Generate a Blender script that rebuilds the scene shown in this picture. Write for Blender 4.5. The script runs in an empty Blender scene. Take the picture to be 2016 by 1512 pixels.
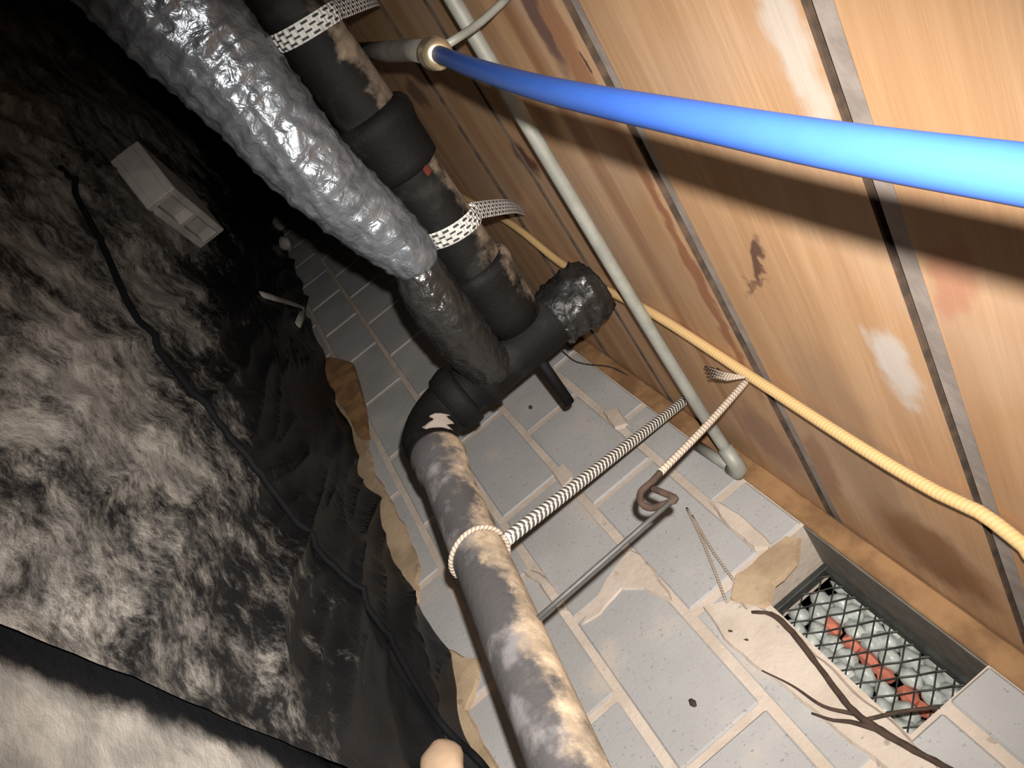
import bpy, bmesh, math, random
from mathutils import Vector, Matrix, noise
from mathutils.geometry import tessellate_polygon

random.seed(7)
scene = bpy.context.scene
COL = scene.collection

# ---------------------------------------------------------------- camera
FPX, YAW, PITCH, ROLL = 1527.08, .547038, .0600303, .883923
CX, CY = 1008.0, 756.0
def cam_basis():
    cy, sy, cp, sp = math.cos(YAW), math.sin(YAW), math.cos(PITCH), math.sin(PITCH)
    F = Vector((-cy * cp, sy * cp, sp)); R0 = Vector((sy, cy, 0)); U0 = R0.cross(F)
    R = math.cos(ROLL) * R0 + math.sin(ROLL) * U0
    U = -math.sin(ROLL) * R0 + math.cos(ROLL) * U0
    return F, R, U
CF, CR, CU = cam_basis()
cam_data = bpy.data.cameras.new('camera')
cam_data.sensor_fit = 'HORIZONTAL'; cam_data.sensor_width = 36.0
cam_data.lens = FPX / 2016.0 * 36.0
cam_data.clip_start = .01
cam = bpy.data.objects.new('camera', cam_data); COL.objects.link(cam)
m3 = Matrix((CR, CU, -CF)).transposed()
cam.matrix_world = m3.to_4x4()
scene.camera = cam

# ---------------------------------------------------------------- world, light, exposure
world = bpy.data.worlds.new('world'); scene.world = world; world.use_nodes = True
bg = world.node_tree.nodes['Background']
bg.inputs[0].default_value = (.55, .65, .8, 1); bg.inputs[1].default_value = 0.0      # closed crawl space: no sky reaches in
# one hand lamp, held right beside the phone that took the picture
ld = bpy.data.lights.new('hand_lamp_offscreen', 'SPOT')
ld.energy = 170.0; ld.shadow_soft_size = .008; ld.color = (1.0, .955, .90)
ld.spot_size = math.radians(92); ld.spot_blend = 1.0
lamp = bpy.data.objects.new('hand_lamp_offscreen', ld); COL.objects.link(lamp)
lamp.location = .050 * (.37 * CR + .93 * CU)
LAMP_AT = 2.0 * (CF + CR * ((1090 - CX) / FPX) + CU * ((CY - 950) / FPX))
lamp.rotation_euler = (LAMP_AT - lamp.location).to_track_quat('-Z', 'Y').to_euler()
vs = scene.view_settings
vs.view_transform = 'Standard'; vs.look = 'None'; vs.exposure = 0.0; vs.gamma = 1.0
vs.use_curve_mapping = False

# ---------------------------------------------------------------- pixel helpers
WY = 1.318          # inner face of the block wall
HZ = .42            # underside of the floor boards
def ray(p):
    return CF + CR * ((p[0] - CX) / FPX) + CU * ((CY - p[1]) / FPX)
def on_y(p, y=WY):
    d = ray(p); return d * (y / d.y)
def on_z(p, z=HZ):
    d = ray(p); return d * (z / d.z)
def on_x(p, x):
    d = ray(p); return d * (x / d.x)

# ---------------------------------------------------------------- materials
def newmat(name):
    m = bpy.data.materials.new(name); m.use_nodes = True
    nt = m.node_tree; b = nt.nodes['Principled BSDF']
    return m, nt, b
class N:
    """tiny node-building helper"""
    def __init__(s, nt): s.nt = nt
    def node(s, t, **kw):
        n = s.nt.nodes.new(t)
        for k, v in kw.items(): setattr(n, k, v)
        return n
    def link(s, a, b): s.nt.links.new(a, b)
    def put(s, sock, v):
        if isinstance(v, bpy.types.NodeSocket): s.link(v, sock)
        else: sock.default_value = v
    def pos(s): return s.node('ShaderNodeNewGeometry').outputs['Position']
    def obj(s): return s.node('ShaderNodeTexCoord').outputs['Object']
    def uv(s): return s.node('ShaderNodeTexCoord').outputs['UV']
    def rnd(s): return s.node('ShaderNodeObjectInfo').outputs['Random']
    def sep(s, v):
        n = s.node('ShaderNodeSeparateXYZ'); s.link(v, n.inputs[0]); return n.outputs
    def math(s, op, a, b=0.0, c=0.0, clamp=False):
        n = s.node('ShaderNodeMath', operation=op, use_clamp=clamp)
        s.put(n.inputs[0], a); s.put(n.inputs[1], b); s.put(n.inputs[2], c); return n.outputs[0]
    def vmath(s, op, a, b=(0, 0, 0)):
        n = s.node('ShaderNodeVectorMath', operation=op)
        s.put(n.inputs[0], a); s.put(n.inputs[1], b)
        return n.outputs['Value'] if op in ('LENGTH', 'DISTANCE', 'DOT_PRODUCT') else n.outputs[0]
    def noise(s, v, scale, detail=4.0, rough=.55, dist=0.0):
        n = s.node('ShaderNodeTexNoise'); s.link(v, n.inputs['Vector'])
        n.inputs['Scale'].default_value = scale; n.inputs['Detail'].default_value = detail
        n.inputs['Roughness'].default_value = rough; n.inputs['Distortion'].default_value = dist
        return n.outputs['Fac']
    def ramp(s, f, lo, hi):
        n = s.node('ShaderNodeMapRange', interpolation_type='SMOOTHSTEP'); s.put(n.inputs[0], f)
        n.inputs[1].default_value = lo; n.inputs[2].default_value = hi
        return n.outputs[0]
    def mix(s, f, a, b, mode='MIX'):
        n = s.node('ShaderNodeMix', data_type='RGBA', blend_type=mode)
        s.put(n.inputs[0], f)
        for sock, v in ((n.inputs[6], a), (n.inputs[7], b)):
            s.put(sock, v if isinstance(v, bpy.types.NodeSocket) else (*v, 1))
        return n.outputs[2]
    def bump(s, h, strength, dist=.01):
        n = s.node('ShaderNodeBump'); n.inputs['Strength'].default_value = strength
        n.inputs['Distance'].default_value = dist; s.link(h, n.inputs['Height']); return n.outputs[0]

def simple(name, col, rough=.7, metal=0.0, var=.25, scale=30.0, bump=.2, col2=None, spec=.5):
    m, nt, b = newmat(name); n = N(nt); p = n.pos()
    f = n.noise(p, scale, 5)
    c2 = col2 or tuple(c * (1 - var) for c in col)
    b_col = n.mix(n.ramp(f, .35, .65), c2, col)
    n.link(b_col, b.inputs['Base Color'])
    b.inputs['Roughness'].default_value = rough; b.inputs['Metallic'].default_value = metal
    b.inputs['Specular IOR Level'].default_value = spec
    if bump: n.link(n.bump(n.noise(p, scale * 3, 6), bump, .004), b.inputs['Normal'])
    return m

def block_material():
    m, nt, b = newmat('concrete_block'); n = N(nt); p = n.pos()
    big = n.noise(p, 3.0, 4); fine = n.noise(p, 90, 5, .7)
    c = n.mix(n.ramp(big, .35, .68), (.36, .352, .34), (.46, .452, .44))
    c = n.mix(n.math('MULTIPLY', n.rnd(), .5), c, (.41, .40, .40))
    pk = n.ramp(n.noise(p, 6.0, 3), .58, .72)                       # mortar wash
    c = n.mix(n.math('MULTIPLY', pk, .45), c, (.55, .46, .385))
    c = n.mix(n.math('MULTIPLY', n.ramp(fine, .3, .48), .0), c, (.1, .1, .1))
    pit = n.ramp(n.noise(p, 140, 2), .36, .28)
    c = n.mix(n.math('MULTIPLY', pit, .45), c, (.12, .115, .11))
    n.link(c, b.inputs['Base Color']); b.inputs['Roughness'].default_value = .92
    b.inputs['Specular IOR Level'].default_value = .2
    n.link(n.bump(fine, .35, .004), b.inputs['Normal'])
    return m
def mortar_material(name='mortar', a=(.62, .53, .45), c2=(.52, .435, .36)):
    m, nt, b = newmat(name); n = N(nt); p = n.pos()
    c = n.mix(n.ramp(n.noise(p, 9.0, 5), .35, .65), c2, a)
    spot = n.ramp(n.noise(p, 34, 3), .66, .74)
    c = n.mix(n.math('MULTIPLY', spot, .5), c, (.16, .13, .10))
    n.link(c, b.inputs['Base Color']); b.inputs['Roughness'].default_value = .95
    b.inputs['Specular IOR Level'].default_value = .15
    n.link(n.bump(n.noise(p, 60, 6, .7), .5, .006), b.inputs['Normal'])
    return m

def wood_material():
    m, nt, b = newmat('floor_board_wood'); n = N(nt); p = n.pos()
    mp = n.node('ShaderNodeMapping'); n.link(p, mp.inputs[0]); mp.inputs['Scale'].default_value = (1, .06, 1)
    off = n.node('ShaderNodeCombineXYZ'); n.put(off.inputs[1], n.math('MULTIPLY', n.rnd(), 3.0))
    v = n.vmath('ADD', mp.outputs[0], off.outputs[0])
    broad = n.noise(v, 9.0, 4, .6, .6); fine = n.noise(v, 90.0, 4, .65, .3)
    c = n.mix(n.ramp(broad, .32, .68), (.40, .225, .115), (.575, .36, .205))
    c = n.mix(n.math('MULTIPLY', n.ramp(fine, .40, .62), .45), c, (.42, .24, .12))
    c = n.mix(n.math('MULTIPLY', n.ramp(n.noise(p, 2.3, 3), .45, .68), .5), c, (.52, .375, .275))
    red = n.ramp(n.noise(v, 5.2, 3), .60, .72)
    c = n.mix(n.math('MULTIPLY', red, .55), c, (.24, .095, .045))
    dn = n.node('ShaderNodeTexNoise'); n.link(p, dn.inputs['Vector']); dn.inputs['Scale'].default_value = 22
    dn.inputs['Detail'].default_value = 4
    dv = n.vmath('MULTIPLY', n.vmath('SUBTRACT', dn.outputs['Color'], (.5, .5, .5)), (.05, .09, 0))
    pd = n.vmath('ADD', p, dv)
    # marks with a place of their own: (x, y, half width, half length, turn, colour, strength)
    marks = [(-.833, .602, .010, .060, .55, (.075, .035, .03), .85), (-1.025, .309, .006, .012, 0, (.05, .03, .035), .9),
             (-.868, .66, .008, .05, 1.0, (.10, .05, .04), .6),
             (-1.112, .22, .026, .11, .0, (.10, .05, .055), .8), (-1.06, .28, .035, .20, 0, (.27, .10, .05), .6),
             (-1.57, .545, .06, .045, 0, (.11, .035, .028), .9), (-2.16, .42, .09, .045, 0, (.14, .075, .06), .7),
             (-.605, .26, .030, .12, 0, (.55, .49, .43), .8), (-.632, .71, .035, .06, 0, (.56, .50, .45), .85),
             (-1.035, .70, .020, .30, 0, (.24, .085, .04), .75), (-.71, 1.18, .12, .10, 0, (.20, .085, .03), .8),
             (-.50, .53, .022, .06, .3, (.42, .19, .12), .7), (-1.10, 1.15, .09, .10, 0, (.24, .13, .09), .6),
             (-.80, .95, .10, .22, 0, (.30, .19, .12), .55), (-.93, 1.12, .04, .12, .2, (.28, .14, .08), .6)]
    for (x, y, rx, ry, t, col, st) in marks:
        mq = n.node('ShaderNodeMapping', vector_type='TEXTURE'); n.link(pd, mq.inputs[0])
        mq.inputs['Location'].default_value = (x, y, HZ); mq.inputs['Rotation'].default_value = (0, 0, t)
        mq.inputs['Scale'].default_value = (rx, ry, 1)
        f = n.ramp(n.vmath('LENGTH', n.vmath('MULTIPLY', mq.outputs[0], (1, 1, 0))), 1.25, .55)
        c = n.mix(n.math('MULTIPLY', f, st), c, col)
    n.link(c, b.inputs['Base Color']); b.inputs['Roughness'].default_value = .72
    b.inputs['Specular IOR Level'].default_value = .25
    n.link(n.bump(fine, .18, .003), b.inputs['Normal'])
    return m

def plastic_material(name, dust_amount, mode):
    m, nt, b = newmat(name); n = N(nt); p = n.pos(); xyz = n.sep(p)
    cloud = n.noise(p, 3.4, 5, .6, .4); streak = n.noise(n.vmath('MULTIPLY', p, (1.0, 1.5, 1.0)), 15.0, 7, .74, .25); fine = n.noise(p, 70, 4, .7)
    base = n.math('ADD', n.math('MULTIPLY', cloud, .75), n.math('MULTIPLY', streak, .6))
    base = n.math('ADD', base, n.math('MULTIPLY', fine, .25))
    if mode == 'main':      # trodden mud lies thick away from the wall and thins out towards it
        reach = n.ramp(xyz[1], 1.08, .30)
        base = n.math('ADD', base, n.math('MULTIPLY', reach, .30))
        d = n.ramp(base, .93, 1.22)
    else:                   # clean strip that the other sheet used to cover, then a crust of clay
        edge = n.math('SUBTRACT', n.math('ADD', n.math('ADD', xyz[0], n.math('MULTIPLY', xyz[1], .20)), .705), n.math('MULTIPLY', n.noise(p, 9, 4), .12))
        base = n.math('ADD', n.math('MULTIPLY', base, .35), n.math('MULTIPLY', n.ramp(edge, -.02, .06), .75))
        d = n.ramp(base, .50, .95)
    d = n.math('MULTIPLY', d, dust_amount)
    clay = n.mix(n.ramp(n.noise(p, 11, 4), .4, .62), (.29, .27, .245), (.50, .46, .41))
    c = n.mix(d, (.012, .0125, .014), clay)
    n.link(c, b.inputs['Base Color'])
    n.link(n.math('ADD', n.math('MULTIPLY', d, .6), .36), b.inputs['Roughness'])
    b.inputs['Specular IOR Level'].default_value = .45
    hgt = n.math('ADD', n.math('MULTIPLY', streak, .8), n.math('MULTIPLY', d, .5))
    n.link(n.bump(hgt, .45, .015), b.inputs['Normal'])
    return m

def iron_material(name, base=(.028, .025, .024), rust=(.42, .30, .20), cover=.5, soft=.5):
    """old drain pipe: dark coating, rust and settled dust on the upper side"""
    m, nt, b = newmat(name); n = N(nt); p = n.pos()
    nz = n.sep(n.node('ShaderNodeNewGeometry').outputs['Normal'])[2]
    nn = n.noise(p, 22, 5, .65); big = n.noise(p, 7, 3)
    f = n.math('ADD', n.math('MULTIPLY', nz, .55), n.math('MULTIPLY', n.math('SUBTRACT', nn, .5), 1.3))
    f = n.math('ADD', f, n.math('MULTIPLY', n.math('SUBTRACT', big, .5), .9))
    f = n.ramp(f, .5 - cover, .5 - cover + soft)
    rc = n.mix(n.ramp(n.noise(p, 30, 4), .4, .65), tuple(x * .62 for x in rust), rust)
    bc = n.mix(n.ramp(n.noise(p, 14, 4), .52, .7), base, tuple(x * 2.6 for x in base))
    n.link(n.mix(f, bc, rc), b.inputs['Base Color'])
    n.link(n.math('ADD', n.math('MULTIPLY', f, .25), .66), b.inputs['Roughness'])
    b.inputs['Specular IOR Level'].default_value = .16
    n.link(n.bump(n.noise(p, 80, 6, .7), .5, .004), b.inputs['Normal'])
    return m

def foil_material(name, col=(.80, .79, .77), rough=.24, dirt=.45, dcol=(.10, .09, .08)):
    m, nt, b = newmat(name); n = N(nt); p = n.pos()
    d = n.math('ADD', n.math('MULTIPLY', n.ramp(n.noise(p, 13, 5, .6), .42, .66), dirt - .3), .3)
    n.link(n.mix(d, col, dcol), b.inputs['Base Color'])
    n.link(n.math('SUBTRACT', 1.0, n.math('MULTIPLY', d, .9)), b.inputs['Metallic'])
    n.link(n.math('ADD', n.math('MULTIPLY', d, .4), rough), b.inputs['Roughness'])
    n.link(n.bump(n.noise(p, 55, 3, .5, .8), .5, .008), b.inputs['Normal'])
    return m

def braid_material(name, a=(.62, .61, .57), dk=(.035, .035, .035), nu=4.0, nv=1.0, thresh=.5):
    """woven strap: pale with dark picks, laid out along the strap (UV in metres)"""
    m, nt, b = newmat(name); n = N(nt); uv = n.sep(n.uv())
    u = n.math('MULTIPLY', uv[0], nu); v = n.math('MULTIPLY', uv[1], nv)
    row = n.math('FLOOR', v)
    uu = n.math('ADD', u, n.math('MULTIPLY', row, .5))
    fu = n.math('FRACT', uu); fv = n.math('FRACT', v)
    a1 = n.math('LESS_THAN', fu, thresh); a2 = n.math('LESS_THAN', n.math('ABSOLUTE', n.math('SUBTRACT', fv, .5)), .24)
    k = n.math('MULTIPLY', a1, a2)
    dirty = n.mix(n.ramp(n.noise(n.pos(), 25, 3), .4, .7), a, tuple(x * .72 for x in a))
    n.link(n.mix(k, dirty, dk), b.inputs['Base Color']); b.inputs['Roughness'].default_value = .85
    n.link(n.bump(n.math('SINE', n.math('MULTIPLY', u, 12.566)), .4, .003), b.inputs['Normal'])
    return m
def twist_material(name, a, dk, freq=90.0, relief=.6):
    m, nt, b = newmat(name); n = N(nt); uv = n.sep(n.uv())
    s = n.math('SINE', n.math('MULTIPLY', n.math('ADD', uv[0], n.math('MULTIPLY', uv[1], .010)), freq * 6.283))
    f = n.ramp(s, -.9, .2)
    n.link(n.mix(f, dk, a), b.inputs['Base Color']); b.inputs['Roughness'].default_value = .8
    n.link(n.bump(s, relief, .003), b.inputs['Normal'])
    return m

M = dict(
    block=block_material(), mortar=mortar_material(),
    tanmortar=mortar_material('tan_mortar', (.50, .375, .25), (.34, .245, .155)),
    wood=wood_material(),
    tongue=simple('weathered_board_edge', (.33, .275, .24), .85, var=.3, scale=20),
    dark_edge=simple('dark_joint_wood', (.085, .052, .032), .95, col2=(.035, .022, .014), scale=26),
    dark=simple('dark_backing', (.085, .052, .032), .95, var=.4),  # backing slab; its dark colour stands in for the unlit space above the boards
    sill=simple('sill_wood', (.34, .19, .085), .8, var=.5, scale=14, col2=(.20, .105, .045)),
    soil=simple('soil', (.20, .15, .10), .95, var=.4, scale=12),
    plastic=plastic_material('dusty_black_plastic', .92, 'main'),
    plastic2=plastic_material('clay_covered_plastic', .95, 'seam'),
    hose=simple('black_rubber', (.008, .008, .009), .75, var=.3, bump=.1, spec=.15),
    iron=iron_material('black_iron', base=(.007, .0065, .006), cover=.32, soft=.40, rust=(.24, .18, .13)),
    iron_dark=iron_material('tarred_iron', base=(.006, .0056, .0056), cover=-.20, soft=.5, rust=(.22, .14, .09)),
    iron_rust=iron_material('rusted_iron', base=(.07, .065, .066), rust=(.50, .385, .27), cover=.36, soft=.45),
    foil=foil_material('aluminium_foil', (.34, .37, .41), .19, .88, (.036, .036, .037)),
    tape=foil_material('taped_foil', (.075, .073, .07), .17, .95, (.007, .0065, .0065)),
    braid=braid_material('braided_strap', nu=48.0, nv=4.0, thresh=.55),
    rope=twist_material('pale_rope', (.66, .63, .57), (.10, .095, .085), 75.0),
    cable=twist_material('tan_cable', (.60, .40, .18), (.54, .355, .155), 150.0, .12),
    twine=twist_material('jute_twine', (.47, .38, .30), (.26, .21, .165), 140.0, .3),
    galv=simple('galvanised_pipe', (.33, .33, .29), .55, .2, var=.22, scale=18, bump=.15),
    greypipe=simple('dull_grey_pipe', (.19, .175, .15), .6, .1, var=.25, bump=.1),
    blue=simple('blue_tubing', (.022, .066, .26), .40, 0, var=.06, bump=0),
    brass=simple('brass', (.72, .58, .38), .32, .85, var=.2, bump=.05),
    wire=simple('grey_wire', (.10, .098, .094), .6, .3, bump=0),
    steel=simple('mesh_steel', (.055, .058, .052), .6, .3, var=.4, bump=.1),
    white=simple('white_paint_patch', (.72, .62, .54), .7, var=.1),
    red=simple('red_paint', (.20, .04, .03), .6, var=.2),
    pale=simple('pale_concrete', (.46, .42, .39), .9, var=.28, scale=9),
    stone=simple('pale_pebble', (.54, .57, .53), .35, var=.35, scale=40),
    clay=simple('red_brick_clay', (.62, .20, .13), .85, var=.25, scale=40),
    tanstone=simple('tan_stone', (.58, .40, .26), .85, var=.2, scale=14),
    brown=simple('brown_scrap', (.36, .19, .08), .85, var=.45, scale=16),
    lath=simple('grey_lath', (.42, .38, .34), .85, var=.3, scale=20),
    root=simple('dark_root', (.075, .045, .03), .85, var=.4, scale=50),
)

# ---------------------------------------------------------------- object helpers
def link(name, me, mat, parent=None, smooth=False):
    o = bpy.data.objects.new(name, me); COL.objects.link(o)
    if mat and not me.materials: me.materials.append(M[mat])
    if parent: o.parent = parent
    if smooth:
        for f in me.polygons: f.use_smooth = True
    return o
def obj(name, bm, mat, parent=None, smooth=False, loc=None):
    me = bpy.data.meshes.new(name); bm.normal_update(); bm.to_mesh(me); bm.free()
    o = link(name, me, mat, parent, smooth)
    if loc is not None: o.location = loc
    return o
def tag(o, label, cat, group=None):
    o['label'] = label; o['category'] = cat
    if group: o['group'] = group
    return o
def thing(name, label, cat, loc=(0, 0, 0), group=None):
    o = bpy.data.objects.new(name, None); COL.objects.link(o); o.location = loc
    o.empty_display_size = .05
    return tag(o, label, cat, group)
def struct(o, label=None, cat=None):
    o['kind'] = 'structure'
    if label: o['label'] = label
    if cat: o['category'] = cat
    return o

def box(bm, lo, hi, bev=0.0):
    lo, hi = Vector(lo), Vector(hi)
    r = bmesh.ops.create_cube(bm, size=1.0)
    for v in r['verts']:
        v.co = Vector((lo[i] + (v.co[i] + .5) * (hi[i] - lo[i]) for i in range(3)))
    if bev:
        es = list({e for v in r['verts'] for e in v.link_edges})
        bmesh.ops.bevel(bm, geom=es, offset=bev, segments=1, affect='EDGES')
def boxmesh(name, size, bev, mat):
    bm = bmesh.new(); h = [s / 2 for s in size]
    box(bm, [-x for x in h], h, bev)
    me = bpy.data.meshes.new(name); bm.to_mesh(me); bm.free(); me.materials.append(M[mat]); return me

def resample(pts, rad, step):
    """Catmull-Rom through the points, radius interpolated alongside"""
    pts = [Vector(p) for p in pts]; n = len(pts); out = []; rr = []
    for i in range(n - 1):
        p0 = pts[i - 1] if i else pts[0] * 2 - pts[1]; p1 = pts[i]; p2 = pts[i + 1]
        p3 = pts[i + 2] if i + 2 < n else pts[-1] * 2 - pts[-2]
        k = max(1, int((p2 - p1).length / step))
        for j in range(k):
            t = j / k
            out.append(.5 * ((2 * p1) + (p2 - p0) * t + (2 * p0 - 5 * p1 + 4 * p2 - p3) * t * t + (3 * p1 - p0 - 3 * p2 + p3) * t ** 3))
            rr.append(rad[i] + (rad[i + 1] - rad[i]) * t)
    out.append(pts[-1]); rr.append(rad[-1]); return out, rr

def tube(bm, pts, rad, seg=16, squash=1.0, up=None, jitter=None, caps=True):
    """sweep a round (or flattened) section along a path; UV = (metres along, turn 0..1)"""
    if not isinstance(rad, (list, tuple)): rad = [rad] * len(pts)
    pts = [Vector(p) for p in pts]; n = len(pts)
    tan = [(pts[min(i + 1, n - 1)] - pts[max(i - 1, 0)]).normalized() for i in range(n)]
    ref = Vector(up) if up else (Vector((0, 0, 1)) if abs(tan[0].z) < .9 else Vector((1, 0, 0)))
    uvl = bm.loops.layers.uv.verify()
    rings = []; dist = [0.0]
    for i in range(1, n): dist.append(dist[-1] + (pts[i] - pts[i - 1]).length)
    a = (ref - tan[0] * ref.dot(tan[0])).normalized()
    for i in range(n):
        a = (a - tan[i] * a.dot(tan[i])).normalized(); b = tan[i].cross(a)
        ring = []
        for k in range(seg):
            t = 2 * math.pi * k / seg
            r = rad[i] * (1 + (jitter(dist[i], t) if jitter else 0))
            ring.append(bm.verts.new(pts[i] + a * (math.cos(t) * r * squash) + b * (math.sin(t) * r)))
        rings.append(ring)
    for i in range(n - 1):
        for k in range(seg):
            k2 = (k + 1) % seg
            f = bm.faces.new((rings[i][k], rings[i][k2], rings[i + 1][k2], rings[i + 1][k]))
            for lp, (d, t) in zip(f.loops, ((dist[i], k), (dist[i], k + 1), (dist[i + 1], k + 1), (dist[i + 1], k))):
                lp[uvl].uv = (d, t / seg)
    if caps:
        bm.faces.new(list(reversed(rings[0]))); bm.faces.new(rings[-1])

def tubeobj(name, pts, rad, mat, parent=None, seg=16, step=None, **kw):
    if not isinstance(rad, (list, tuple)): rad = [rad] * len(pts)
    if step: pts, rad = resample(pts, rad, step)
    bm = bmesh.new(); tube(bm, pts, rad, seg, **kw)
    return obj(name, bm, mat, parent, True)

def lump(name, loc, size, mat, parent=None, seed=0, sub=2, amp=.22, rot=0.0, freq=2.2, flat=False):
    bm = bmesh.new(); bmesh.ops.create_icosphere(bm, subdivisions=sub, radius=1.0)
    for v in bm.verts:
        k = 1 + amp * noise.noise(v.co * freq * .6 + Vector((seed * 3.1, seed, 0)))
        v.co = Vector((v.co.x * size[0] * k, v.co.y * size[1] * k, v.co.z * size[2] * k))
    bmesh.ops.rotate(bm, verts=bm.verts, cent=(0, 0, 0), matrix=Matrix.Rotation(rot, 3, 'Z'))
    return obj(name, bm, mat, parent, not flat, loc)

def wall_patch(name, pix, mat, parent, thick=.006, y=WY, seed=0, rough=.004):
    """a lump of mortar spread on the wall: outline in pixels, on the wall's face"""
    bm = bmesh.new()
    base = [on_y(p, y) for p in pix]; pts = []
    for i, p in enumerate(base):
        q = base[(i + 1) % len(base)]; k = max(1, int((q - p).length / .02))
        for j in range(k):
            w = p.lerp(q, j / k)
            e = Vector((noise.noise(w * 20 + Vector((seed, 0, 0))), 0, noise.noise(w * 20 + Vector((0, 9 + seed, 0))))) * rough * 2
            pts.append(w + e)
    n = len(pts)
    area = sum(pts[i].x * pts[(i + 1) % n].z - pts[(i + 1) % n].x * pts[i].z for i in range(n))
    sg = 1 if area > 0 else -1
    low = []
    for i, p in enumerate(pts):
        t = (pts[(i + 1) % n] - pts[i - 1]).normalized()
        low.append(p + Vector((t.z, 0, -t.x)) * (.006 * sg))
    vb = [bm.verts.new(p + Vector((0, .004, 0))) for p in low]
    vt = [bm.verts.new(p + Vector((0, -thick, 0))) for p in pts]
    for i in range(n):
        j = (i + 1) % n; bm.faces.new((vb[i], vb[j], vt[j], vt[i]))
    for tri in tessellate_polygon([[Vector((p.x, p.z, 0)) for p in pts]]):
        try: bm.faces.new([vt[k] for k in tri])
        except ValueError: pass
    bmesh.ops.recalc_face_normals(bm, faces=bm.faces)
    return obj(name, bm, mat, parent)

# ================================================================ THE SETTING
X0, X1 = -7.6, 1.2           # extent along the wall
def ground(x, y=0.0):        # the ground climbs gently towards the far end
    return -.478 + max(0.0, -x - 2.3) * .052
# ---- floor (bare soil under the sheeting)
bm = bmesh.new()
nx, ny = 44, 20
vg = [[bm.verts.new((X0 + (X1 - X0) * i / nx, -2.6 + (WY + .02 + 2.6) * j / ny,
       ground(X0 + (X1 - X0) * i / nx) - .05)) for j in range(ny + 1)] for i in range(nx + 1)]
for i in range(nx):
    for j in range(ny): bm.faces.new((vg[i][j], vg[i + 1][j], vg[i + 1][j + 1], vg[i][j + 1]))
bmesh.ops.solidify(bm, geom=list(bm.faces), thickness=.1)
struct(obj('floor', bm, 'soil'), 'bare brown soil under the plastic sheeting', 'floor')

# ---- block wall: mortar core with an opening, a block facing piece by piece
OX0, OX1, OZ0 = -1.02, -.600, .205        # vent opening
TOPZ = .372
bm = bmesh.new()
yb0, yb1 = WY + .004, WY + .19
box(bm, (X0, yb0, -.75), (X1, yb1, OZ0)); box(bm, (X0, yb0, OZ0), (OX0, yb1, TOPZ)); box(bm, (OX1, yb0, OZ0), (X1, yb1, TOPZ))
wall = struct(obj('wall_right', bm, 'mortar'), 'grey concrete block foundation wall with pale pinkish mortar joints', 'wall')
rows = [(.276, .372, -.785), (.073, .276, -.60), (-.130, .073, -.79), (-.333, -.130, -1.0), (-.536, -.333, -.80)]
J = .019; PITCHX = .43
cache = {}
def block(x0, x1, z0, z1):
    if x1 - x0 < .04 or z1 - z0 < .03: return
    key = (round(x1 - x0, 3), round(z1 - z0, 3))
    if key not in cache: cache[key] = boxmesh('block', (key[0], .05, key[1]), .004, 'block')
    o = link('block', cache[key], None, wall)
    o.location = ((x0 + x1) / 2 + random.uniform(-.002, .002), WY + .025 + random.uniform(-.0015, .0015), (z0 + z1) / 2)
    o.rotation_euler = (random.uniform(-.006, .006), random.uniform(-.006, .006), random.uniform(-.004, .004))
for (z0, z1, ref) in rows:
    k0 = math.floor((X0 - ref) / PITCHX); k1 = math.ceil((X1 - ref) / PITCHX)
    for k in range(k0, k1 + 1):
        a = ref + k * PITCHX; b = a + PITCHX
        a, b = max(a, X0), min(b, X1)
        if b - a < .05: continue
        lo, hi = a + J / 2, b - J / 2; zl, zh = z0 + J / 2, z1 - (J / 2 if z1 < TOPZ else .002)
        if z1 > OZ0 and b > OX0 and a < OX1:          # blocks cut around the opening
            if zl < OZ0 - .03 and z0 < OZ0:
                block(max(lo, OX0), min(hi, OX1), zl, OZ0 - .012)
            block(lo, min(hi, OX0 - .004), zl, zh); block(max(lo, OX1 + .004), hi, zl, zh)
        else: block(lo, hi, zl, zh)
# mortar smears
smears = [
    ([(545, 438), (600, 396), (614, 402), (562, 448)], 'mortar'),
    ([(1150, 1228), (1196, 1145), (1240, 1088), (1262, 1095), (1322, 1176), (1300, 1172), (1270, 1160), (1225, 1158), (1182, 1212)], 'mortar'),
    ([(1436, 1178), (1450, 1138), (1500, 1096), (1548, 1060), (1574, 1066), (1566, 1108), (1524, 1150), (1515, 1190), (1470, 1206)], 'tanmortar'),
    ([(1388, 1196), (1440, 1186), (1490, 1196), (1530, 1222), (1640, 1330), (1770, 1440), (1850, 1512), (1770, 1530), (1640, 1430), (1520, 1330), (1430, 1260)], 'mortar'),
    ([(1395, 985), (1430, 1000), (1500, 1050), (1520, 1072), (1490, 1078), (1440, 1040)], 'mortar'),
    ([(1092, 930), (1112, 915), (1128, 940), (1108, 962)], 'mortar'),
    ([(1190, 812), (1216, 806), (1236, 836), (1212, 842)], 'mortar'),
    ([(1030, 1120), (1060, 1128), (1100, 1170), (1118, 1200), (1100, 1196), (1062, 1150)], 'mortar'),
    ([(690, 720), (712, 790), (735, 930), (800, 1040), (826, 1120), (822, 1190), (850, 1258), (905, 1292), (944, 1304), (940, 1340), (922, 1400), (950, 1470), (1010, 1560),
      (850, 1590), (838, 1400), (835, 1250), (765, 1180), (720, 1080), (694, 980), (668, 860), (640, 740)], 'tanmortar'),
]
for i, (pp, mt) in enumerate(smears):
    wall_patch('mortar_smear', pp, mt, wall, .009 if i == 8 else .005, seed=i * 3.7)
for p in [(1045, 803), (1365, 1385), (1440, 1245), (1470, 1262)]:  # dark lumps stand in for small shaded holes and smudges
    w = on_y(p); lump('dark_dab', (w.x, WY - .002, w.z), (.012, .004, .007), 'root', wall, seed=p[0], sub=1)

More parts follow.
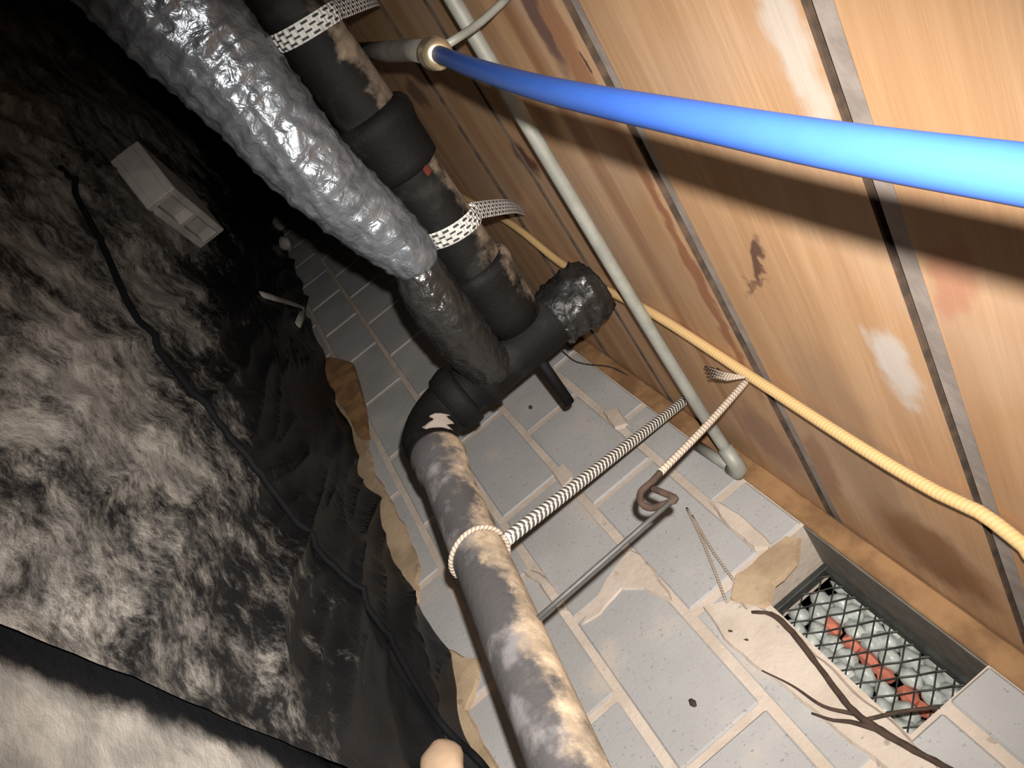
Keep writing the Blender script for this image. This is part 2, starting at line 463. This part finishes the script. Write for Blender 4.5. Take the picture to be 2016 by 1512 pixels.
# far end wall, block built too but beyond the reach of the light
bm = bmesh.new(); box(bm, (X0 - .2, -2.6, -.75), (X0, WY, .6))
struct(obj('wall_left', bm, 'block'), 'dark far end wall of the crawl space', 'wall')

# ---- sill plate
bm = bmesh.new(); box(bm, (X0, WY - .002, TOPZ), (X1, WY + .19, HZ), .003)
struct(obj('trim_1', bm, 'sill'), 'orange brown wooden sill plate on top of the block wall', 'sill plate')

# ---- ceiling: floor boards over the crawl space
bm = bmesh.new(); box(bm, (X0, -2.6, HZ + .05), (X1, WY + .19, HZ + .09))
ceil = struct(obj('ceiling', bm, 'dark'), 'orange brown floor boards seen from below, with a dark backing slab standing in for the unlit space above', 'ceiling')
edges = [1.2, .72, .28, -.14, -.570, -.998, -1.41, -1.60, -1.95]
x = -1.95
while x > X0 + .3:
    x -= random.choice([.36, .43, .40, .33]); edges.append(max(x, X0))
for i in range(len(edges) - 1):
    xr, xl = edges[i], edges[i + 1]
    gap = .014 if i == 3 else .008
    tw = .025 if i in (3, 4) else .017            # grey edge strip beside each joint
    w = xr - xl - gap - tw
    cxp = xl + gap / 2 + tw + w / 2
    zz = HZ + random.uniform(0, .004)
    bm = bmesh.new(); L = WY + .18 + 2.6
    box(bm, (-w / 2, -L / 2, 0), (w / 2, L / 2, .048), .002); bm.normal_update()
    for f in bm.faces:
        if f.normal.x > .5: f.material_index = 1       # sawn edge, darker brown than the board face
    pl = obj('plank', bm, 'wood', ceil, loc=(cxp, -2.6 + L / 2, zz)); pl.data.materials.append(M['dark_edge'])
    bm = bmesh.new(); box(bm, (-w / 2 - tw, -L / 2, .0025), (-w / 2 + .001, L / 2, .03))
    obj('tongue', bm, 'tongue', pl)

# ================================================================ PLASTIC SHEETING
def fbm(v, o=4):
    return noise.fractal(v, 1.0, 2.0, o)
def ridge(v):
    return 1 - abs(noise.noise(v))
def sheet_z(x, y):
    z = ground(x) + .010 * fbm(Vector((x * 2.2, y * 2.2, 0)))
    # long creases that run roughly along the wall, swinging a little
    s = y * 5.0 + x * 1.6 + .5 * noise.noise(Vector((x * 1.3, y * 1.3, 3)))
    z += .026 * ridge(Vector((s, x * .7, 1.0))) ** 6
    z += .014 * ridge(Vector((s * 2.3 + 4, x * 1.7 + y, 5.0))) ** 5
    z += .006 * ridge(Vector((x * 7 + y * 3, y * 9, 2.0))) ** 3
    e = max(0.0, (y - (WY - .20)) / .20)
    z += .045 * e ** 2 * (1 + 1.0 * noise.noise(Vector((x * 2.6, 7, 0))))
    return z
def spaced(a, b, fine0, fine1, n_f, n_c):
    out = []
    if a < fine0: out += [a + (fine0 - a) * i / n_c for i in range(n_c)]
    out += [fine0 + (fine1 - fine0) * i / n_f for i in range(n_f + 1)]
    if b > fine1: out += [fine1 + (b - fine1) * (i + 1) / n_c for i in range(n_c)]
    return out
def sheet(name, xs, ys, zf, mat):
    bm = bmesh.new()
    g = [[bm.verts.new(zf(x, y)) for y in ys] for x in xs]
    for i in range(len(xs) - 1):
        for j in range(len(ys) - 1): bm.faces.new((g[i][j], g[i + 1][j], g[i + 1][j + 1], g[i][j + 1]))
    bmesh.ops.recalc_face_normals(bm, faces=bm.faces)
    if bm.faces[0].normal.z < 0: bmesh.ops.reverse_faces(bm, faces=bm.faces)
    return obj(name, bm, mat, None, True)
def zmain(x, y):
    # free edge of the sheet: curls up over its neighbour, and ends raggedly at the wall
    lim = -.700 - .22 * (y - .286) + .004 * noise.noise(Vector((y * 3, 0, 0)))
    if x > lim - 1e-6: x = lim
    yl = WY - .012 - .035 * (.5 + .5 * noise.noise(Vector((x * 4, 2, 0))))
    y = min(y, yl)
    k = 1 - .85 * math.exp(-((x - lim) / .07) ** 2)          # the free edge lies flatter than the middle
    z = ground(x) * (1 - k) + sheet_z(x, y) * k
    z += .012 * math.exp(-((x - lim) / .03) ** 2)
    return Vector((x, y, z + .006))
xs = spaced(X0 + .03, -.56, -2.6, -.56, 150, 60); ys = spaced(-2.5, WY - .012, -.3, WY - .012, 130, 24)
sh = sheet('plastic_sheet', xs, ys, zmain, 'plastic')
tag(sh, 'large creased black plastic sheet with dried mud, reaching the foot of the block wall', 'plastic sheet')
xs = spaced(-1.02, X1, -1.02, .2, 70, 14); ys = spaced(-2.5, WY - .02, -.1, WY - .02, 70, 20)
sh2 = sheet('plastic_sheet', xs, ys, lambda x, y: Vector((x, y, ground(x) + .004 + .006 * fbm(Vector((x * 4, y * 4, 9))) - (.02 if x < -.84 else 0))), 'plastic2')
tag(sh2, 'plastic sheet caked in pale clay, tucked under the edge of the larger one', 'plastic sheet')

# ================================================================ DRAIN PIPE
PX, PY, PZ = -1.40, .794, .182
drain = thing('drain_pipe', 'black iron drain pipe hanging from straps, with elbow and rusty lower run', 'drain pipe', (PX, PY, PZ))
def dr(name, pts, rad, mat, parent=None, **kw):
    o = tubeobj(name, [Vector(p) - (Vector((PX, PY, PZ)) if parent is None else Vector((PX, PY, PZ))) for p in pts], rad, mat, parent or drain, **kw)
    return o
up1 = dr('upper_pipe', [(PX, y, PZ) for y in (-1.6, -.8, -.2, .1, .3, .5, .7)], .056, 'iron', seg=28, step=.03)
dr('hub', [(PX, y, PZ) for y in (.245, .25, .262, .275, .30, .345, .36, .366)], [.057, .068, .075, .075, .068, .067, .066, .056], 'iron_dark', seg=28)
dr('hub', [(PX, y, PZ) for y in (-.36, -.355, -.34, -.32, -.24, -.23)], [.057, .072, .076, .070, .067, .056], 'iron_dark', seg=28)
dr('hub', [(PX, y, PZ) for y in (.585, .59, .605, .625, .66, .70, .74)], [.057, .068, .071, .066, .063, .064, .058], 'iron', seg=28)
# upright stack with branch rings, then the elbow
dr('stack_fitting', [(PX, PY, z) for z in (.345, .34, .315, .31, .285, .28, .20, .12, .075, .07, .045, .04, .0, -.02)],
   [.040, .052, .054, .060, .060, .055, .056, .056, .056, .064, .064, .056, .054, .054], 'iron_dark', seg=28)
dr('hub', [(PX, PY, z) for z in (.012, .008, -.005, -.02, -.035, -.04)], [.054, .068, .070, .066, .062, .054], 'iron_dark', seg=28)
ang = [math.pi / 2 * k / 10 for k in range(11)]
zl0, xl0 = -.112, -1.235
elb = [(PX, PY, -.02)] + [(PX + .10 * (1 - math.cos(a)), PY, -.02 - .0 - .092 * math.sin(a)) for a in ang] + [(xl0, PY, zl0 - .003)]
elbow_part = dr('elbow', elb, [.054] * (len(elb) - 3) + [.051, .049, .049], 'iron_dark', seg=28)
lx = [-1.285, -1.275, -1.262, -1.245, -1.215, -1.205, -1.0, -.8, -.6, -.3, 0, .5, 1.1]
def lowz(x): return -.112 - .095 * (x + 1.235)
low = dr('lower_pipe', [(x, PY, lowz(x)) for x in lx], [.047, .053, .055, .052, .050, .0445] + [.0445] * 7, 'iron_rust', seg=32)
# things stuck to the pipe
bm = bmesh.new()
def shell(bm, a0, a1, t0, t1, axis_pt, axis, refv, r, thick=.0025, n=8, torn=0.0):
    axis = Vector(axis).normalized(); refv = Vector(refv); refv = (refv - axis * refv.dot(axis)).normalized(); b = axis.cross(refv)
    g = []
    for i in range(n + 1):
        row = []
        for j in range(n + 1):
            a = a0 + (a1 - a0) * i / n; t = t0 + (t1 - t0) * (j / n * (1 - torn * (1 - i / n)) + torn * .35 * math.sin(i * 1.3))
            rr = r + thick
            wob = .004 * noise.noise(Vector((a * 60, t * 9, 0)))
            row.append(bm.verts.new(Vector(axis_pt) + axis * (a + wob) + (refv * math.cos(t) + b * math.sin(t)) * rr))
        g.append(row)
    for i in range(n):
        for j in range(n): bm.faces.new((g[i][j], g[i + 1][j], g[i + 1][j + 1], g[i][j + 1]))
    bmesh.ops.solidify(bm, geom=list(bm.faces), thickness=thick)
O = Vector((PX, PY, PZ))
tocam = -Vector((-1.27, PY, -.10))
shell(bm, -.030, .016, -.25, .75, Vector((-1.305, PY, -.098)) - O, (1, 0, -.35), tocam + Vector((0, 0, .4)), .0535, torn=.45)
lb = obj('paper_patch', bm, 'white', elbow_part, True); lb['label'] = 'torn white patch on the elbow'
bm = bmesh.new(); shell(bm, -.007, .007, -.12, .12, Vector((PX, .372, PZ)) - O, (0, 1, 0), Vector((1.2, 0, .45)), .0575)
obj('paint_mark', bm, 'red', up1, True)['label'] = 'small red paint mark'
# stub and rust lumps on the stack
dr('stub', [(PX - .01, .845, .178), (PX - .01, .99, .176)], .0125, 'iron_dark', seg=12)
# ================================================================ FOIL-WRAPPED DUCT
def crinkle(amp, f=1.0, seed=0.0):
    def j(d, t):
        v = Vector((math.cos(t) * 2.2, math.sin(t) * 2.2, d * 16)) * f + Vector((seed, 0, 0))
        c = ridge(v) ** 2 * .55 + ridge(v * 2.3 + Vector((5, 1, 2))) ** 2 * .35
        band = .25 * math.sin(d * 95 + 1.5 * math.sin(t)) ** 8
        return amp * (c - .5 + band)
    return j
bm = bmesh.new(); tpts, trad = resample([Vector((0, 0, z)) for z in (.085, .10, .13, .16, .185, .205)], [.057, .062, .064, .066, .064, .058], .005)
tube(bm, tpts, trad, 48, jitter=crinkle(.30, 1.6, 8.0))
wrap = obj('tape_wrap', bm, 'tape', drain, True); wrap['label'] = 'crumpled black tape round the top of the stack'
wrap.location = (0, 0, -.02)
duct = thing('insulated_duct', 'crinkled silver foil wrapped duct slung under the black drain pipe', 'duct', (-1.36, .2, .06))
DO = Vector((-1.36, .2, .06))
pts = [(-1.36, -1.6, -.02), (-1.36, -.6, .0), (-1.36, -.25, .015), (-1.36, -.02, .033), (-1.35, .10, .042), (-1.335, .26, .049), (-1.333, .40, .076), (-1.33, .475, .090), (-1.33, .50, .093)]
tubeobj('foil_jacket', [Vector(p) - DO for p in pts], [.095, .095, .094, .088, .076, .066, .056, .046, .034], 'foil', duct, seg=72, step=.006, jitter=crinkle(.17))
pts = [(-1.33, .47, .086), (-1.335, .50, .084), (-1.335, .54, .077), (-1.334, .60, .073), (-1.347, .68, .074), (-1.375, .755, .080), (-1.39, .785, .085)]
tp = tubeobj('taped_sleeve', [Vector(p) - DO for p in pts], [.036, .044, .050, .053, .053, .050, .044], 'tape', duct, seg=64, step=.006, jitter=crinkle(.13, 1.3, 4.0))
tp['label'] = 'dark taped end of the foil wrap'

# ================================================================ GALVANISED PIPE under the boards
galv = thing('galvanised_pipe', 'straight grey galvanised pipe running under the floor boards to the block wall', 'pipe', (-1.27, 1.0, .375))
GO = Vector((-1.27, 1.0, .375))
gx, gz = -1.283, .380
tubeobj('pipe_run', [Vector((gx, -1.8, gz)) - GO, Vector((gx, .5, gz)) - GO, Vector((gx + .03, 1.1, gz - .003)) - GO, Vector((-1.215, 1.262, .374)) - GO], .0132, 'galv', galv, seg=18, step=.08)
tubeobj('elbow', [Vector(p) - GO for p in ((-1.232, 1.225, .375), (-1.216, 1.26, .373), (-1.205, 1.278, .371), (-1.212, 1.290, .369), (-1.24, 1.292, .367))],
        [.0165, .018, .0185, .018, .0165], 'galv', galv, seg=18)
tubeobj('stub_pipe', [Vector((-1.235, 1.292, .367)) - GO, Vector((-1.36, 1.292, .360)) - GO], .0125, 'galv', galv, seg=18)

# ================================================================ BLUE TUBE and grey pipe
by = .190
bpts = [(-1.135, by, .272), (-1.08, by, .267), (-.90, by, .246), (-.65, by, .2235), (-.374, by, .2105), (-.27, by, .2075), (-.205, by, .2075), (-.10, by + .004, .212), (.05, by + .01, .225), (.5, by + .02, .27), (1.15, by + .02, .31)]
bt = tubeobj('blue_tube', bpts, .0112, 'blue', None, seg=24, step=.02)
tag(bt, 'bright blue plastic water tube crossing below the floor boards', 'tube')
gp = thing('water_pipe', 'dull grey water pipe resting on the drain pipe, joined to the blue tube', 'pipe', (-1.135, by, .272))
GPO = Vector((-1.135, by, .272))
tubeobj('pipe', [Vector(p) - GPO for p in ((-1.125, by, .2715), (-1.25, by, .277), (-1.40, by, .272), (-1.9, by, .27))], .0165, 'greypipe', gp, seg=18)
cp = tubeobj('coupling', [Vector(p) - GPO for p in ((-1.092, by, .268), (-1.095, by, .268), (-1.102, by, .269), (-1.112, by, .270), (-1.118, by, .270), (-1.128, by, .271), (-1.135, by, .271), (-1.138, by, .272))],
             [.0125, .0205, .0215, .0205, .0225, .0225, .0215, .0165], 'brass', gp, seg=22)
cp['label'] = 'pale brass coupling'
tubeobj('hanger', [Vector(p) - GPO for p in ((-1.115, by, .29), (-1.13, by + .005, .32), (-1.15, by + .01, .36), (-1.17, by + .01, .42))], .006, 'galv', gp, seg=8, step=.02)

# ================================================================ STRAPS, ROPES AND CABLES
def arc(cx, cz, y, r, a0, a1, n, ystep=0.0):
    """points on a circle about the pipe axis (axis along Y); angle 0 = towards the camera side, 90 = up"""
    return [Vector((cx + r * math.cos(math.radians(a0 + (a1 - a0) * i / n)), y + ystep * i / n, cz + r * math.sin(math.radians(a0 + (a1 - a0) * i / n)))) for i in range(n + 1)]
def strap(name, pts, w, mat, label, squash=.16, step=.008, **kw):
    # a flat band; its broad side follows the pipe
    pts2, rad = resample(pts, [w] * len(pts), step)
    bm = bmesh.new(); uvl = bm.loops.layers.uv.verify()
    n = len(pts2); cen = kw['centre']; rings = []; d = 0; ds = []
    for i, p in enumerate(pts2):
        t = (pts2[min(i + 1, n - 1)] - pts2[max(0, i - 1)]).normalized()
        out = kw['axis']; out = (out - t * out.dot(t)).normalized(); nrm = t.cross(out).normalized()
        if i: d += (p - pts2[i - 1]).length
        ds.append(d); ww = w / 2; th = w * squash / 2
        rings.append([bm.verts.new(p + out * a + nrm * b) for a, b in ((-ww, 0), (-ww * .7, th), (ww * .7, th), (ww, 0), (ww * .7, -th), (-ww * .7, -th))])
    us = (0, .1, .9, 1, .9, .1)
    for i in range(n - 1):
        for k in range(6):
            k2 = (k + 1) % 6
            f = bm.faces.new((rings[i][k], rings[i][k2], rings[i + 1][k2], rings[i + 1][k]))
            for lp, q in zip(f.loops, ((ds[i], us[k]), (ds[i], us[k2]), (ds[i + 1], us[k2]), (ds[i + 1], us[k]))): lp[uvl].uv = q
    bm.faces.new(list(reversed(rings[0]))); bm.faces.new(rings[-1]); bmesh.ops.recalc_face_normals(bm, faces=bm.faces)
    o = obj(name, bm, mat); return tag(o, label, 'strap', 'woven straps that hold up the drain pipe')
A_Y = Vector((0, 1, 0))
R1 = .0605
# strap by the foil end, nailed behind the pipe
p_top = on_z((1027, 413), HZ - .004)
pp = arc(PX, PZ, .475, R1, -120, 95, 14, .03) + [Vector((PX - .16, .60, .335)), p_top]
strap('hanging_strap', pp, .034, 'braid', 'white woven strap with dark flecks looped round the pipe at the end of the foil', axis=A_Y, centre=None)
p_top = on_z((742, 3), HZ - .004)
pp = arc(PX, PZ, .075, R1, -110, 95, 14, .02) + [Vector((PX - .18, .125, .335)), p_top]
strap('hanging_strap', pp, .030, 'braid', 'white woven strap looped round the pipe where the grey water pipe passes behind', axis=A_Y, centre=None)
# pale rope from the lower run up to the boards
xr = -.965; zr = lowz(xr)
top = Vector((-1.415, 1.205, HZ - .006))
rp = thing('hanger_rope', 'thick pale twisted rope slanting from the rusty lower pipe up to the boards', 'rope', tuple(top))
tubeobj('rope', [Vector((0, 0, 0)), Vector((xr - .01, PY + .02, zr + .046)) - top], .0115, 'rope', rp, seg=14, step=.01)
RO = top
circ = [Vector((xr + .004 * math.sin(t * 2), PY + .0485 * math.sin(t), zr + .0485 * math.cos(t))) for t in [2 * math.pi * k / 28 for k in range(29)]]
tubeobj('pipe_loop', [c - RO for c in circ], .0042, 'twine', rp, seg=8)
# tan cable stapled along the boards
cab = [on_z(p, .405) for p in ((900, 383), (1000, 440), (1100, 514), (1180, 560), (1290, 622), (1470, 740), (1700, 880), (1850, 968), (1925, 1012), (2016, 1078), (2100, 1140))]
cab = [Vector((c.x, c.y, c.z + .004 * math.sin(i * 1.7))) for i, c in enumerate(cab)] + [Vector((-.1, 1.0, .405)), Vector((.5, 1.02, .405)), Vector((1.15, 1.02, .405))]
tag(tubeobj('cable', cab, .0095, 'cable', None, seg=14, step=.02), 'tan cable running across the undersides of the boards', 'cable')
# jute twine tied to the cable, its loop and the thin wire to the pipe
tw = thing('twine_hanger', 'jute twine on the tan cable with a loop and thin wire to the pipe', 'twine', tuple(on_z((1470, 750), .395)))
TO = tw.location.copy()
d1 = ray((1300, 930)); e1 = d1 * (.84 / d1.y)
tubeobj('twine', [Vector((0, 0, 0)), (e1 - TO) * .5 + Vector((.004, 0, -.004)), e1 - TO], .0062, 'twine', tw, seg=10, step=.012)
def q(p, y): d = ray(p); return d * (y / d.y) - TO
lpts = [q((1300, 930), .84), q((1282, 950), .835), (q((1262, 968), .83)), q((1262, 990), .83), q((1282, 1000), .83), q((1310, 992), .825), q((1330, 982), .82), q((1305, 970), .82), q((1285, 962), .83)]
tubeobj('loop', lpts, .0055, 'root', tw, seg=8, step=.006)
tubeobj('thin_wire', [q((1318, 990), PY + .01), q((1057, 1219), PY - .005)], .0038, 'wire', tw, seg=8, step=.05)
for k in range(9):
    a = q((1468, 742), .90); b = q((1388 + k * 3, 722 + (k * 7) % 26), .915)
    tubeobj('frayed_end', [a, a.lerp(b, .5) + Vector((0, 0, -.004 - .002 * (k % 3))), b], .0022, 'twine', tw, seg=5)
# second thin pair of threads on the wall below the loop
for k, (a, b, c) in enumerate(((((1352, 1000)), (1385, 1070), (1432, 1190)), ((1362, 1015), (1400, 1080), (1450, 1150)))):
    tag(tubeobj('thread', [on_y(a, WY - .004), on_y(b, WY - .006), on_y(c, WY - .004)], .0030, 'twine', None, seg=6, step=.02),
        'brown thread hanging down the block wall below the twine loop', 'thread', 'threads on the wall below the twine loop')
# thin wire from the stack to the boards
w0 = [(1108, 692), (1130, 710), (1155, 717), (1200, 722), (1235, 738)]
tag(tubeobj('wire', [on_y(p, WY - .02) for p in w0], .0025, 'root', None, seg=6, step=.02), 'thin dark wire sagging between the stack and the boards', 'wire')

# ================================================================ FOUNDATION VENT
VY = 1.462
vent = thing('foundation_vent', 'rectangular metal mesh vent set into the top of the block wall', 'vent', ((OX0 + OX1) / 2, VY, OZ0))
VO = vent.location.copy()
vx0, vx1, vz0, vz1 = OX0 + .004, OX1 - .004, OZ0 + .003, TOPZ - .002
fw = .014
for nm, lo, hi in (('frame_side', (vx0, VY - .012, vz0), (vx0 + fw, VY + .012, vz1)), ('frame_side', (vx1 - fw, VY - .012, vz0), (vx1, VY + .012, vz1)),
                   ('frame_rail', (vx0 + fw, VY - .012, vz0), (vx1 - fw, VY + .012, vz0 + fw)), ('frame_rail', (vx0 + fw, VY - .012, vz1 - fw), (vx1 - fw, VY + .012, vz1))):
    bm = bmesh.new(); box(bm, Vector(lo) - VO, Vector(hi) - VO, .002); obj(nm, bm, 'steel', vent)
bm = bmesh.new(); box(bm, Vector((OX0 + .001, WY + .004, TOPZ - .004)) - VO, Vector((OX1 - .001, VY - .013, TOPZ - .0005)) - VO)  # added plate, turns the sill underside grey above the opening
obj('added_soffit_plate', bm, 'greypipe', vent)['label'] = 'added dull grey plate covering the sill underside in the opening'
# expanded metal: every strand of the diamond mesh, joined (too fine to pick apart)
bm = bmesh.new(); cw, ch = .036, .027
def strand(a, b, r=.0016):
    tube(bm, [Vector(a) - VO, Vector(b) - VO], r, 5, caps=False)
nxm = int((vx1 - vx0) / cw) + 1; nzm = int((vz1 - vz0) / ch) + 1
for i in range(nxm):
    for j in range(nzm):
        x0 = vx0 + i * cw; z0 = vz0 + j * ch; xm = x0 + cw / 2; x2 = min(x0 + cw, vx1); z1 = min(z0 + ch, vz1)
        bulge = .004 * noise.noise(Vector((x0 * 14, z0 * 14, 0)))
        y0 = VY + bulge
        xm = min(xm, vx1)
        za, zb = (z0, z1) if j % 2 == 0 else (z1, z0)
        strand((x0, y0, za), (xm, y0 - .003, zb)); strand((xm, y0 - .003, zb), (x2, y0, za))
mesh = obj('wire_mesh', bm, 'steel', vent); mesh['kind'] = 'stuff'; mesh['label'] = 'diamond patterned metal mesh'
# what lies heaped behind the mesh: pale pebbles and bits of red brick
random.seed(11)
ground_out = struct(obj('floor', (lambda b: (box(b, (OX0 - .4, WY + .19, OZ0 - .12), (OX1 + .4, WY + .9, OZ0 - .02)), b)[1])(bmesh.new()), 'soil'), 'soil outside the vent', 'floor')
for r in range(7):
    for c in range(9):
        x = OX0 + .02 + c * .047 + random.uniform(-.008, .008) + (.02 if r % 2 else 0)
        if x > OX1 - .005: continue
        z = OZ0 + .0 + r * .028
        y = VY + .042 + r * .006
        if r == 3 and 1 <= c <= 7:
            o = lump('brick_fragment', (x, y, z), (.026, .022, .016), 'clay', None, seed=c, sub=1, amp=.6, rot=random.random(), flat=True)
            tag(o, 'broken piece of red brick among the pebbles behind the vent mesh', 'brick', 'red brick fragments behind the vent')
        else:
            o = lump('pebble', (x, y, z), (.027, .024, .019), 'stone', None, seed=r * 10 + c, sub=2, amp=.35, rot=random.random() * 3)
            tag(o, 'pale grey pebble in the heap behind the vent mesh', 'pebble', 'pebbles behind the vent')
# dark root along the foot of the vent
rt = [(1480, 1205), (1520, 1210), (1560, 1245), (1625, 1330), (1680, 1400), (1733, 1438), (1767, 1459), (1858, 1508), (1930, 1545)]
root = thing('root', 'dark dry root creeping along the wall below the mesh vent', 'root', tuple(on_y(rt[0], WY - .006)))
RTO = root.location.copy()
tubeobj('stem', [on_y(p, WY - .007) - RTO for p in rt], [.003, .005, .006, .005, .006, .007, .006, .005, .004], 'root', root, seg=8, step=.012, jitter=lambda d, t: .4 * noise.noise(Vector((d * 60, t, 0))))
tubeobj('side_shoot', [on_y(p, WY - .008) - RTO for p in ((1598, 1404), (1640, 1418), (1674, 1421), (1733, 1438))], [.002, .003, .004, .005], 'root', root, seg=6, step=.01)
tubeobj('side_shoot', [on_y(p, WY - .008) - RTO for p in ((1500, 1320), (1560, 1350), (1620, 1390), (1680, 1405))], [.0012, .002, .003, .004], 'root', root, seg=6, step=.01)
tubeobj('side_shoot', [on_y(p, WY - .008) - RTO for p in ((1700, 1418), (1780, 1400), (1850, 1392))], [.004, .0035, .003], 'root', root, seg=6, step=.01)

# ================================================================ LOOSE THINGS ON THE GROUND
# hollow concrete block lying on the sheet
def sz(x, y): return zmain(x, y).z
def to_sheet(p, lift):
    d = ray(p); t = .5; y_max = WY - .05
    while t < 9:
        w = d * t
        if w.y > y_max:
            w = d * (y_max / d.y); w.z = max(w.z, sz(w.x, w.y) + lift); return w
        if w.z < sz(w.x, w.y) + lift: return Vector((w.x, w.y, sz(w.x, w.y) + lift))
        t += .004
    return d * t
bx, byy = -3.05, .355
cb = thing('concrete_block', 'loose pale hollow concrete block lying on the black plastic', 'block', (bx, byy, sz(bx, byy) + .012))
cb.rotation_euler = (0, 0, math.radians(-40))
Lb, Wb, Hb = .40, .22, .115; t = .028
bm = bmesh.new()
box(bm, (-Lb / 2, -Wb / 2, 0), (Lb / 2, Wb / 2, t), .004); box(bm, (-Lb / 2, -Wb / 2, Hb - t), (Lb / 2, Wb / 2, Hb), .004)
for xx in (-Lb / 2, -t / 2, Lb / 2 - t): box(bm, (xx, -Wb / 2, t - .003), (xx + t, Wb / 2, Hb - t + .003), .003)
box(bm, (-Lb / 2 + .01, -Wb / 2 + .01, .02), (Lb / 2 - .01, Wb / 2 - .035, Hb - .02))
obj('body', bm, 'pale', cb)
# black hose lying over the sheet
hp = []
for p in ((120, 330), (200, 480), (260, 610), (360, 750), (500, 920), (640, 1100), (745, 1225), (830, 1370), (880, 1440), (945, 1500), (1000, 1580)):
    hp.append(to_sheet(p, .008))
hp, _r = resample(hp, [.008] * len(hp), .02)
hp = [Vector((v.x, min(v.y, WY - .03), max(v.z, sz(v.x, min(v.y, WY - .03)) + .006))) for v in hp]
tag(tubeobj('hose', hp, .008, 'hose', None, seg=12), 'thin black hose lying across the creased plastic', 'hose')
# tan stone by the wall foot
g = on_z((868, 1512), -.435)
lump('stone', (g.x, g.y, sz(g.x, g.y) + .036), (.05, .035, .04), 'tanstone', seed=3, sub=3, amp=.18)
tag(bpy.data.objects['stone'], 'smooth tan stone resting on the plastic near the wall', 'stone')
# brown scrap of board against the wall foot
bm = bmesh.new()
pl = [on_y(p, WY - .035) for p in ((622, 704), (660, 704), (692, 713), (702, 745), (716, 800), (722, 858), (704, 858), (684, 815), (650, 770))]
f0 = [bm.verts.new(p) for p in pl]; f1 = [bm.verts.new(p + Vector((0, .022, 0))) for p in pl]
bm.faces.new(f0); bm.faces.new(list(reversed(f1)))
for i in range(len(pl)):
    j = (i + 1) % len(pl); bm.faces.new((f0[j], f0[i], f1[i], f1[j]))
bmesh.ops.recalc_face_normals(bm, faces=bm.faces)
tag(obj('scrap_board', bm, 'brown'), 'orange brown scrap of board leaning at the foot of the wall', 'board')
# bent grey lath
la = [to_sheet(p, .012) for p in ((515, 580), (545, 588), (572, 596), (598, 606), (594, 620), (586, 640))]
tag(tubeobj('bent_lath', la, [.020, .022, .022, .022, .022, .020], 'lath', None, seg=6, squash=.3), 'bent pale grey strip of lath by the foot of the wall', 'lath')
# pale chunks of mortar at the far foot of the wall
for k, (p, s) in enumerate((((500, 478), (.14, .05, .05)), ((528, 506), (.10, .05, .04)))):
    w = on_y(p, WY - .09); w.z = max(w.z, sz(w.x, w.y) + s[2] * .85)
    lump('mortar_chunk', w, s, 'pale', seed=20 + k, sub=2, amp=.4)
    tag(bpy.data.objects['mortar_chunk' if k == 0 else 'mortar_chunk.001'], 'pale chunk of fallen mortar at the dark far foot of the wall', 'mortar chunk', 'mortar chunks at the wall foot')
